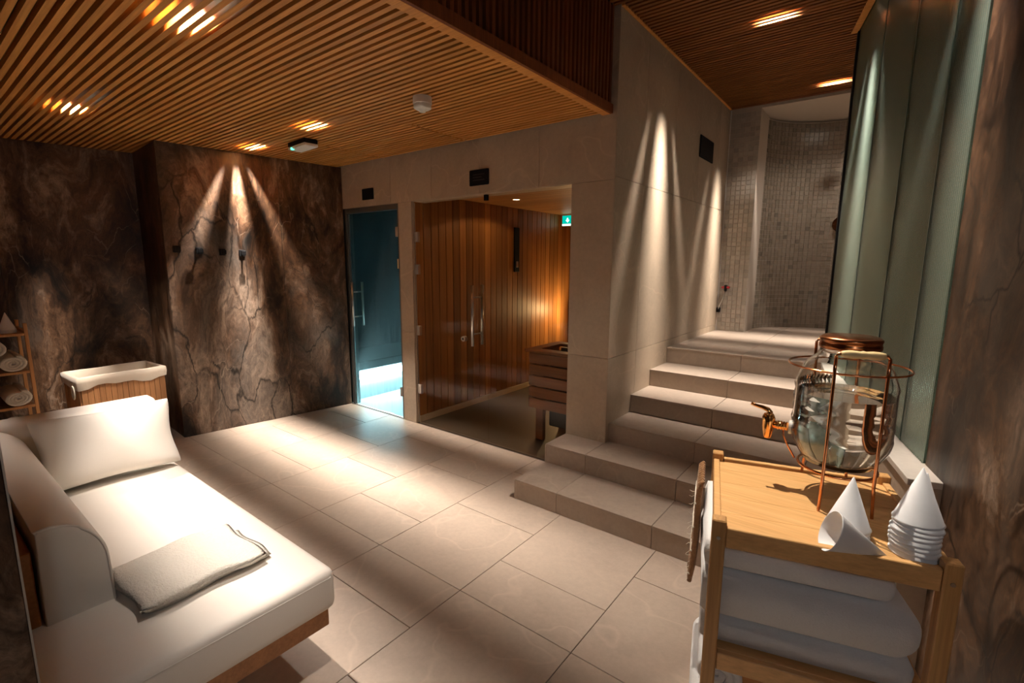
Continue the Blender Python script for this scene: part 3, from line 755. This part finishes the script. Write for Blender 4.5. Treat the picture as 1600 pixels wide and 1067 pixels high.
def folded(name, lx, ly, layers, th, mat, seed=1, taper=.0, fold='x'):
    """stack of folded cloth layers, each a rounded slab with a wavy edge, fold on one side"""
    rnd = random.Random(seed); bm = bmesh.new(); n, m = 26, 18
    for k in range(layers):
        z0 = k*th; dx = rnd.uniform(-.008, .008)+taper*k; dy = rnd.uniform(-.008, .008)
        g = {}
        ph = [rnd.uniform(0, 6) for _ in range(4)]
        for side in (0, 1):
            for i in range(n+1):
                for j in range(m+1):
                    s, t = -1+2*i/n, -1+2*j/m
                    e = min(1, (1-abs(s))*n/3.0) ; f = min(1, (1-abs(t))*m/2.5)
                    r = math.sqrt(max(0, min(1, 1-(1-min(1, e))**2)))*math.sqrt(max(0, 1-(1-min(1, f))**2))
                    wav = .004*math.sin(4*s+ph[0]+3*t)+.003*math.sin(7*t+ph[1])
                    wx = .006*math.sin(5*t+ph[2]); wy = .006*math.sin(4*s+ph[3])
                    h = th*.5*(1+.98*r) if side else th*.5*(1-.98*r)
                    g[side, i, j] = bm.verts.new((s*lx/2+dx+wx, t*ly/2+dy+wy, z0+h+wav*(k+1)/layers*(1 if layers > 1 else r)))
        for i in range(n):
            for j in range(m):
                bm.faces.new((g[1, i, j], g[1, i+1, j], g[1, i+1, j+1], g[1, i, j+1]))
                bm.faces.new((g[0, i, j], g[0, i, j+1], g[0, i+1, j+1], g[0, i+1, j]))
        for i in range(n):
            bm.faces.new((g[0, i, 0], g[0, i+1, 0], g[1, i+1, 0], g[1, i, 0])); bm.faces.new((g[0, i, m], g[1, i, m], g[1, i+1, m], g[0, i+1, m]))
        for j in range(m):
            bm.faces.new((g[0, 0, j], g[1, 0, j], g[1, 0, j+1], g[0, 0, j+1])); bm.faces.new((g[0, n, j], g[0, n, j+1], g[1, n, j+1], g[1, n, j]))
    bmesh.ops.recalc_face_normals(bm, faces=bm.faces[:]); return bm
tw = thing('folded_towel', 'cream folded towel lying on the daybed mattress', 'towel', (2.645, -2.435, .426), math.radians(2))
obj('lower_fold', folded('t', .27, .40, 1, .028, 'terry', 3), 'terry', tw, (.01, .018, 0), smooth=True)
obj('upper_fold', folded('t', .32, .385, 1, .030, 'terry', 5), 'terry', tw, (0, -.008, .024), (0, math.radians(1.5), 0), smooth=True)

# ------------------------------------------------------------------ laundry basket
lb = thing('laundry_basket', 'bamboo laundry basket with a cream cloth liner in the alcove', 'basket', (-.385, -1.91, 0), math.radians(4))
W2, D2, HB = .275, .175, .645
nb = 15
for i in range(nb):
    yy = -W2+.004+(2*W2-.008)*(i+.5)/nb
    piece('slat', (.012, (2*W2-.008)/nb-.002, HB-.02), 'basket_wood', lb, (D2, yy, HB/2+.01), .001)
    piece('slat', (.012, (2*W2-.008)/nb-.002, HB-.02), 'basket_wood', lb, (-D2, yy, HB/2+.01), .001)
for i in range(11):
    xx = -D2+.008+(2*D2-.016)*(i+.5)/11
    for s in (-1, 1): piece('slat', ((2*D2-.016)/11-.002, .012, HB-.02), 'basket_wood', lb, (xx, s*W2, HB/2+.01), .001)
bm = bmesh.new()
def ringpts(off, z, n=10, wob=0.0):
    pts = []
    a, b = D2+off, W2+off
    for (x0, y0, x1, y1) in ((-a, -b, a, -b), (a, -b, a, b), (a, b, -a, b), (-a, b, -a, -b)):
        for i in range(n):
            t = i/n; x = x0+(x1-x0)*t; y = y0+(y1-y0)*t
            pts.append((x, y, z+wob*math.sin(9*x+13*y+1)*.8+wob*.6*math.sin(31*y)))
    return pts
rows = [ringpts(.012, HB-.075, 10, .016), ringpts(.016, HB-.03, 10, .004), ringpts(.014, HB+.004, 10, .002), ringpts(.0, HB+.012, 10, .002), ringpts(-.016, HB+.002, 10, .002), ringpts(-.02, HB-.12), ringpts(-.03, HB-.34)]
rv = [[bm.verts.new(p) for p in r] for r in rows]
for A, B in zip(rv, rv[1:]):
    n = len(A)
    for i in range(n): bm.faces.new((A[i], A[(i+1) % n], B[(i+1) % n], B[i]))
bm.faces.new(rv[-1])
bmesh.ops.recalc_face_normals(bm, faces=bm.faces[:])
obj('liner', bm, 'liner', lb, smooth=True)
obj('cord_loop', tube([(D2-.09+.03*math.cos(t), -W2-.018, HB-.115+.05*math.sin(t)) for t in lin(0, 2*PI, 14)[:-1]], .005, 6, True), 'cord', lb, smooth=True)

# ------------------------------------------------------------------ towel shelf at the far left
ts = thing('towel_rack', 'tall narrow wooden rack holding rolled towels at the far left', 'rack', (-.50, -2.62, 0))
for yy in (-.23, .215):
    for xx in (-.17, .17): obj('post', box(xx-.015, xx+.015, yy, yy+.02, 0, 1.075, .002), 'shelf_wood', ts)
    obj('side_rail', box(-.155, .155, yy, yy+.02, .985, 1.02, .002), 'shelf_wood', ts)
SHZ = (1.005, .735, .485, .235)
for z in SHZ: obj('shelf', box(-.185, .185, -.21, .215, z-.018, z, .002), 'shelf_wood', ts)
def roll(name, label, loc, L=.30, r=.062, turns=3.2, rot=0.0, sx=1.25, mat='roll_towel', group='rolled towels on the wooden rack', seed=0):
    """towel rolled into a spiral, axis along local X"""
    rnd = random.Random(seed); bm = bmesh.new(); n = int(turns*22); th = r/(turns+.35)*.92
    outer = []; inner = []
    for i in range(n+1):
        a = 2*PI*turns*i/n; rr = .012+(r-.012)*i/n
        outer.append((rr*math.cos(a), rr*math.sin(a))); inner.append(((max(.001, rr-th*.93))*math.cos(a), max(.001, rr-th*.93)*math.sin(a)))
    loop = outer + inner[::-1]
    secs = [(-L/2, .9), (-L/2+.008, 1.0), (0, 1.02), (L/2-.008, 1.0), (L/2, .9)]
    rings = []
    for x, k in secs:
        rings.append([bm.verts.new((x+rnd.uniform(-.002, .002), p[0]*sx*k, p[1]*k)) for p in loop])
    m = len(loop)
    for A, B in zip(rings, rings[1:]):
        for i in range(m): bm.faces.new((A[i], A[(i+1) % m], B[(i+1) % m], B[i]))
    for R in (rings[0], rings[-1]):
        for i in range(n): bm.faces.new((R[i], R[i+1], R[m-2-i], R[m-1-i]))
    bmesh.ops.recalc_face_normals(bm, faces=bm.faces[:])
    o = obj(name, bm, mat, None, loc, (0, 0, rot), smooth=True); return tag(o, label, 'towel', group)
for lvl, (z, nm) in enumerate(((.735, 'top'), (.485, 'middle'), (.235, 'bottom'))):
    roll('rolled_towel', 'rolled cream towel on the %s rack shelf, nearer the laundry basket' % nm, (-.47, -2.488, z+.064), .36, .0630, seed=lvl)
    roll('rolled_towel', 'rolled cream towel on the %s rack shelf, away from the basket' % nm, (-.47, -2.655, z+.064), .36, .0630, seed=lvl+5)
roll('rolled_towel', 'rolled cream towel lying on top of two others on the top shelf of the rack', (-.46, -2.575, .735+.172), .36, .058, seed=11)

# ------------------------------------------------------------------ paper cups
def cone_mesh(r=.047, h=.128):
    bm = lathe([(r+.0015, 0), (r+.0025, .002), (r, .0045), (.0015, h), (0, h+.0005), (.0008, h-.006), (r-.0022, .003), (r+.0015, 0)], 40)
    return to_mesh(bm, 'paper_cone', True)
CONE = cone_mesh(); CONE.materials.append(M['paper'])
def cone(loc, label, rot=(0, 0, 0), group=None, s=1.0):
    o = link('paper_cup', CONE, None, None, loc, rot); o.scale = (s, s, s); return tag(o, label, 'paper cup', group)
ZT = .845
WORDS = ['lowest', 'second', 'third', 'fourth', 'fifth', 'sixth', 'seventh', 'eighth', 'ninth', 'topmost']
random.seed(5)
def stack(x, y, n, step, label, group, z=ZT, s=1.0, lean=.03):
    for i in range(n):
        a = (random.uniform(-lean, lean), random.uniform(-lean, lean), random.uniform(0, 6))
        nm = WORDS[i] if i < n-1 else 'topmost'
        cone((x+random.uniform(-.002, .002), y+random.uniform(-.002, .002), z+.0008+i*step), label % nm, a if i else (0, 0, 0), group, s)
stack(4.607, -1.578, 8, .0115, '%s white paper cone cup of the tall stack near the marble wall', 'tall stack of cone cups', lean=.035)
stack(4.478, -1.572, 3, .010, '%s white paper cone cup of the short stack behind the tipped cup', 'short stack of cone cups')
t = math.atan2(.047, .128)
dr = Vector((.113, .043, 0)).normalized()
o = cone((0, 0, 0), 'single white paper cone cup lying on its side at the tray edge')
zax = Vector((dr.x*math.cos(t), dr.y*math.cos(t), -math.sin(t))); xax = Vector((-dr.y, dr.x, 0)); yax = zax.cross(xax)
R = Matrix((xax, yax, zax)).transposed()
tip = Vector((4.560, -1.642, ZT+.003)); basec = tip - zax*.128
o.matrix_world = Matrix.Translation(basec) @ R.to_4x4()
cone((-.42, -2.475, 1.0055), 'white paper cone standing on top of the wooden rack', s=.98)
for k in (1, 2): cone((-.42, -2.475, 1.0055+.01*k), ('second' if k == 1 else 'uppermost')+' nested white paper cone on top of the wooden rack', s=.98)

# ------------------------------------------------------------------ bamboo trolley
TA = math.radians(15.3)
tu = Vector((math.cos(TA), math.sin(TA))); tv = Vector((-tu.y, tu.x))
TL = Vector((4.205, -1.765))                       # front left corner
UW, VW = .505, .515
tr = thing('bamboo_trolley', 'bamboo serving trolley with two shelves against the marble wall', 'trolley', (TL.x, TL.y, 0), TA)
PW = .034
for u in (0, UW-PW):
    for v in (0, VW-PW): obj('post', box(u, u+PW, v, v+PW, .04, .872, .003), 'bamboo_post', tr)
for u, v in ((.05, .0), (UW-.05, .0), (.05, VW), (UW-.05, VW)):
    pass
for u in (PW/2, UW-PW/2):
    for v in (PW/2, VW-PW/2):
        obj('wheel', tube([(u-.01, v, .021), (u+.01, v, .021)], .02, 16), 'rubber', tr)
        for vv in ((-.0015,) if v < .2 else (VW+.0015,)): obj('bolt', tube([(u, vv, .825), (u, vv+(.003 if v < .2 else -.003), .825)], .005, 10), 'steel', tr)
nbd = 5
for i in range(nbd):
    v0 = .004+(VW-.008)*i/nbd; v1 = .004+(VW-.008)*(i+1)/nbd
    obj('tray_board', box(PW*.2, UW-PW*.2, max(v0, PW*.98) if i == 0 else v0+.0004, min(v1, VW-PW*.98) if i == nbd-1 else v1-.0004, ZT-.016, ZT, .0005), 'bamboo_wood', tr)
for v in (0.004, VW-.022): obj('rail', box(PW+.001, UW-PW-.001, v, v+.018, .80, .853, .002), 'bamboo_wood', tr)
for u in (0.004, UW-.022): obj('rail', box(u, u+.018, PW+.001, VW-PW-.001, .80, .853, .002), 'bamboo_wood', tr)
for z in (.50, .17):
    obj('shelf', box(.005, UW-.005, .022, VW-.022, z-.014, z, .001), 'bamboo_wood', tr)
    for v in (0.004, VW-.022): obj('rail', box(PW+.001, UW-PW-.001, v, v+.018, z-.05, z, .002), 'bamboo_wood', tr)
def TP(u, v, z): p = TL + tu*u + tv*v; return (p.x, p.y, z)
def big_fold(label, u0, u1, v0, v1, z, h, seed):
    """thick folded towel: stadium profile along u, rounded fold towards the right-hand side"""
    rnd = random.Random(seed); L = u1-u0; W = v1-v0; bm = bmesh.new(); rows = []
    n = 14; m = 16
    for j in range(m+1):
        t = j/m; y = v0+W*t; e = .012*(1 if j in (0, m) else 0)
        prof = []
        for i in range(n+1):
            a = -PI/2+PI*i/n; prof.append((u1-h/2+(h/2-e)*math.cos(a)+.006*math.sin(5*t+seed), h/2+(h/2-e)*math.sin(a)))
        for i in range(11):
            s = i/10; prof.append((u1-h/2-(L-h/2-.01)*s, h-e+.004*math.sin(6*s+seed+2*t)))
        prof.append((u0, h*.93-e)); prof.append((u0-.004+.006*math.sin(3*t+seed), h*.5)); prof.append((u0, h*.07+e))
        for i in range(11):
            s = 1-i/10; prof.append((u1-h/2-(L-h/2-.01)*s, e))
        rows.append([bm.verts.new((x, y, max(.0, zz))) for x, zz in prof])
    k = len(rows[0])
    for A, B in zip(rows, rows[1:]):
        for i in range(k): bm.faces.new((A[i], A[(i+1) % k], B[(i+1) % k], B[i]))
    bm.faces.new(rows[0]); bm.faces.new(rows[-1][::-1])
    bmesh.ops.recalc_face_normals(bm, faces=bm.faces[:])
    o = obj('folded_towel', bm, 'towel_white', None, (TL.x, TL.y, z), (0, 0, TA), smooth=True)
    return tag(o, label, 'towel', 'white folded towels on the trolley shelf')
big_fold('bottom white folded towel on the trolley shelf', -.010, .465, .038, .474, .501, .075, 1)
big_fold('thick middle white folded towel on the trolley shelf', -.014, .470, .040, .474, .577, .135, 2)
big_fold('top white folded towel just under the trolley tray', -.010, .415, .042, .474, .713, .075, 3)
roll('rolled_towel', 'white rolled towel bulging out at the side of the lower trolley shelf', TP(.03, .25, .24), .36, .068, 2.6, TA+PI/2, 1.0, 'towel_white', 'white towels at the trolley side', 21)
roll('rolled_towel', 'white rolled towel lying on another on the lower trolley shelf', TP(.045, .25, .377), .36, .066, 2.6, TA+PI/2, 1.0, 'towel_white', 'white towels at the trolley side', 22)
# woven mat hanging on the far left side of the trolley
wv = thing('woven_mat', 'brown woven mat with frayed edge hanging at the far side of the trolley', 'mat', TP(-.037, .28, .505), TA)
bm = bmesh.new()
for i in range(9):
    v = .020*i; o_ = .003*math.sin(i*1.7)
    add_tube(bm, [(-.010+o_, v, .0+.012*math.sin(i*2.3)), (-.006+o_, v, .05), (o_, v, .15), (.001, v, .29), (.004, v, .335), (.012, v, .345)], [.007, .009, .009, .009, .009, .006], 8)
obj('weave', bm, 'jute', wv, smooth=True)
for z in (.03, .11, .19, .27): obj('binding', tube([(-.013+.02*z, -.008, z), (-.014+.02*z, .08, z+.004), (-.013+.02*z, .165, z)], .003, 6), 'cord', wv, smooth=True)
bm = bmesh.new()
random.seed(9)
for i in range(16):
    z = .01+.02*i+random.uniform(-.005, .005)
    add_tube(bm, [(-.012, .0, z), (-.019, -.008, z+random.uniform(-.004, .008)), (-.026, -.016, z+random.uniform(-.008, .012))], .0007, 4)
obj('fringe', bm, 'cord', wv)

# ------------------------------------------------------------------ drink dispenser
JC = (4.430, -1.335); JB = .943
JA = math.atan2(-.08, -1)     # tap direction (towards the left of the picture)
dd = thing('drink_dispenser', 'glass drink dispenser with copper lid, tap and wire stand on the trolley', 'drink dispenser', (JC[0], JC[1], ZT), 0)
jb = JB-ZT
R_ = .123
prof = [(0, 0), (.075, 0), (.088, .004), (.104, .03), (R_-.003, .06), (R_, .075), (R_+.0015, .085), (R_, .095), (R_, .115), (R_+.0015, .122), (R_, .13), (R_, .225), (R_+.0015, .232), (R_, .24), (.115, .262), (.108, .282), (.095, .30), (.078, .315), (.072, .325), (.071, .36)]
shell = prof + [(max(0.0, r-.0035), max(z, .0045)) for r, z in prof[::-1]]
jar = obj('jar', lathe(shell, 64), 'thick_glass', dd, (0, 0, jb), smooth=True)
inn = [(r-.0042 if r > .0042 else 0, z+.0055) for r, z in prof if z < .195] + [(R_-.0042, .208), (R_-.0042, .2085), (0, .2085)]
obj('water', lathe(inn, 64), 'water', dd, (0, 0, jb), smooth=False)
for p_ in dd.children[-1].data.polygons: p_.use_smooth = abs(p_.normal.z) < .9
lid = obj('lid', lathe([(0, .372), (.066, .372), (.071, .369), (.0755, .366), (.0755, .360), (.0735, .357), (.0735, .352), (.0755, .348), (.0755, .340), (.072, .336)], 48), 'lid_copper', dd, (0, 0, jb), smooth=True)
# raised diamonds pressed into the glass
bm = bmesh.new()
for j in range(5):
    for i in range(14):
        a = PI*.62+.09*i+(.045 if j % 2 else 0); z = .085+.034*j
        if a > PI*1.36: continue
        c = Vector((math.cos(a), math.sin(a), 0)); t_ = Vector((-c.y, c.x, 0))
        vs = [bm.verts.new(c*(R_+q)+t_*x+Vector((0, 0, z+y))) for x, y, q in ((-.011, 0, .0008), (0, -.017, .0008), (.011, 0, .0008), (0, .017, .0008), (0, 0, .0045))]
        for q in range(4): bm.faces.new((vs[q], vs[(q+1) % 4], vs[4]))
obj('pressed_pattern', bm, 'thick_glass', jar)
# tap on the left
td = Vector((math.cos(JA), math.sin(JA), 0))
zt_ = jb+.082
tapo = obj('tap', tube([tuple(td*(R_-.002)+Vector((0, 0, zt_))), tuple(td*(R_+.052)+Vector((0, 0, zt_)))], .0115, 16), 'gold', dd, smooth=True)
obj('washer', tube([tuple(td*(R_-.001)+Vector((0, 0, zt_))), tuple(td*(R_+.006)+Vector((0, 0, zt_)))], .021, 20), 'white_plastic', tapo)
for k in range(4):
    a0 = R_+.010+.0075*k; obj('thread_ring', tube([tuple(td*a0+Vector((0, 0, zt_))), tuple(td*(a0+.004)+Vector((0, 0, zt_)))], .0138, 16), 'gold', tapo, smooth=True)
pz = td*(R_+.062)
obj('spout', lathe([(.009, -.045), (.012, -.04), (.017, -.01), (.018, .008), (.0185, .02), (.016, .026), (.013, .032), (0, .034)], 20), 'gold', tapo, tuple(pz+Vector((0, 0, zt_))), smooth=True)
obj('lever', tube([tuple(pz+td*o_+Vector((0, 0, zt_+h_))) for o_, h_ in ((0, .03), (-.003, .036), (.004, .044), (.020, .049), (.038, .052), (.052, .057))], [.009, .008, .0075, .006, .005, .0055], 10), 'gold', tapo, smooth=True)
# wire stand
sd = obj('stand', tube([(.098*math.cos(a), .098*math.sin(a), jb-.012) for a in lin(0, 2*PI, 40)[:-1]], .004, 8, True), 'copper', dd, smooth=True)
RB = .145
ring = []
for i in range(64):
    a = 2*PI*i/64; ring.append((RB*math.cos(a), RB*math.sin(a), jb+.287))
obj('upper_ring', tube(ring, .003, 6, True), 'copper', sd, smooth=True)
sy_ = .0
lr = Matrix.Rotation(TA, 3, 'Z')
def SW(p): return tuple(lr @ Vector(p))
legs = [(-.058, -.132), (.058, -.132), (-.058, .132), (.058, .132)]
for x, y in legs:
    s = 1 if y > 0 else -1
    obj('leg', tube([SW(p) for p in ((x*1.05, y*1.05, .003), (x, y*1.01, jb-.012), (x, y*1.01, .20), (x, y*1.01, jb+.29), (x, y*1.01, jb+.335))], .0042, 8), 'copper', sd, smooth=True)
for s in (-1, 1):
    z = jb+.340
    obj('handle_wire', tube([SW(p) for p in ((-.058, s*.1335, z-.008), (-.054, s*.1335, z), (.054, s*.1335, z), (.058, s*.1335, z-.008))], .004, 8), 'copper', sd, smooth=True)
    hp = lin(-.048, .048, 14); rr = [.0075, .0095, .0105, .011, .0112, .0105, .0095, .0115, .0095, .0105, .0112, .011, .0105, .0095, .0075]
    obj('wooden_handle', tube([SW((x, s*.1335, z)) for x in hp], rr, 14), 'handle_wood', sd, smooth=True)
obj('drip_wire', tube([tuple(td*o_+Vector((0, 0, h_))) for o_, h_ in ((R_+.02, zt_-.012), (R_+.018, zt_-.03), (R_+.004, zt_-.06), (R_-.016, jb-.012))], .003, 6), 'copper', sd, smooth=True)
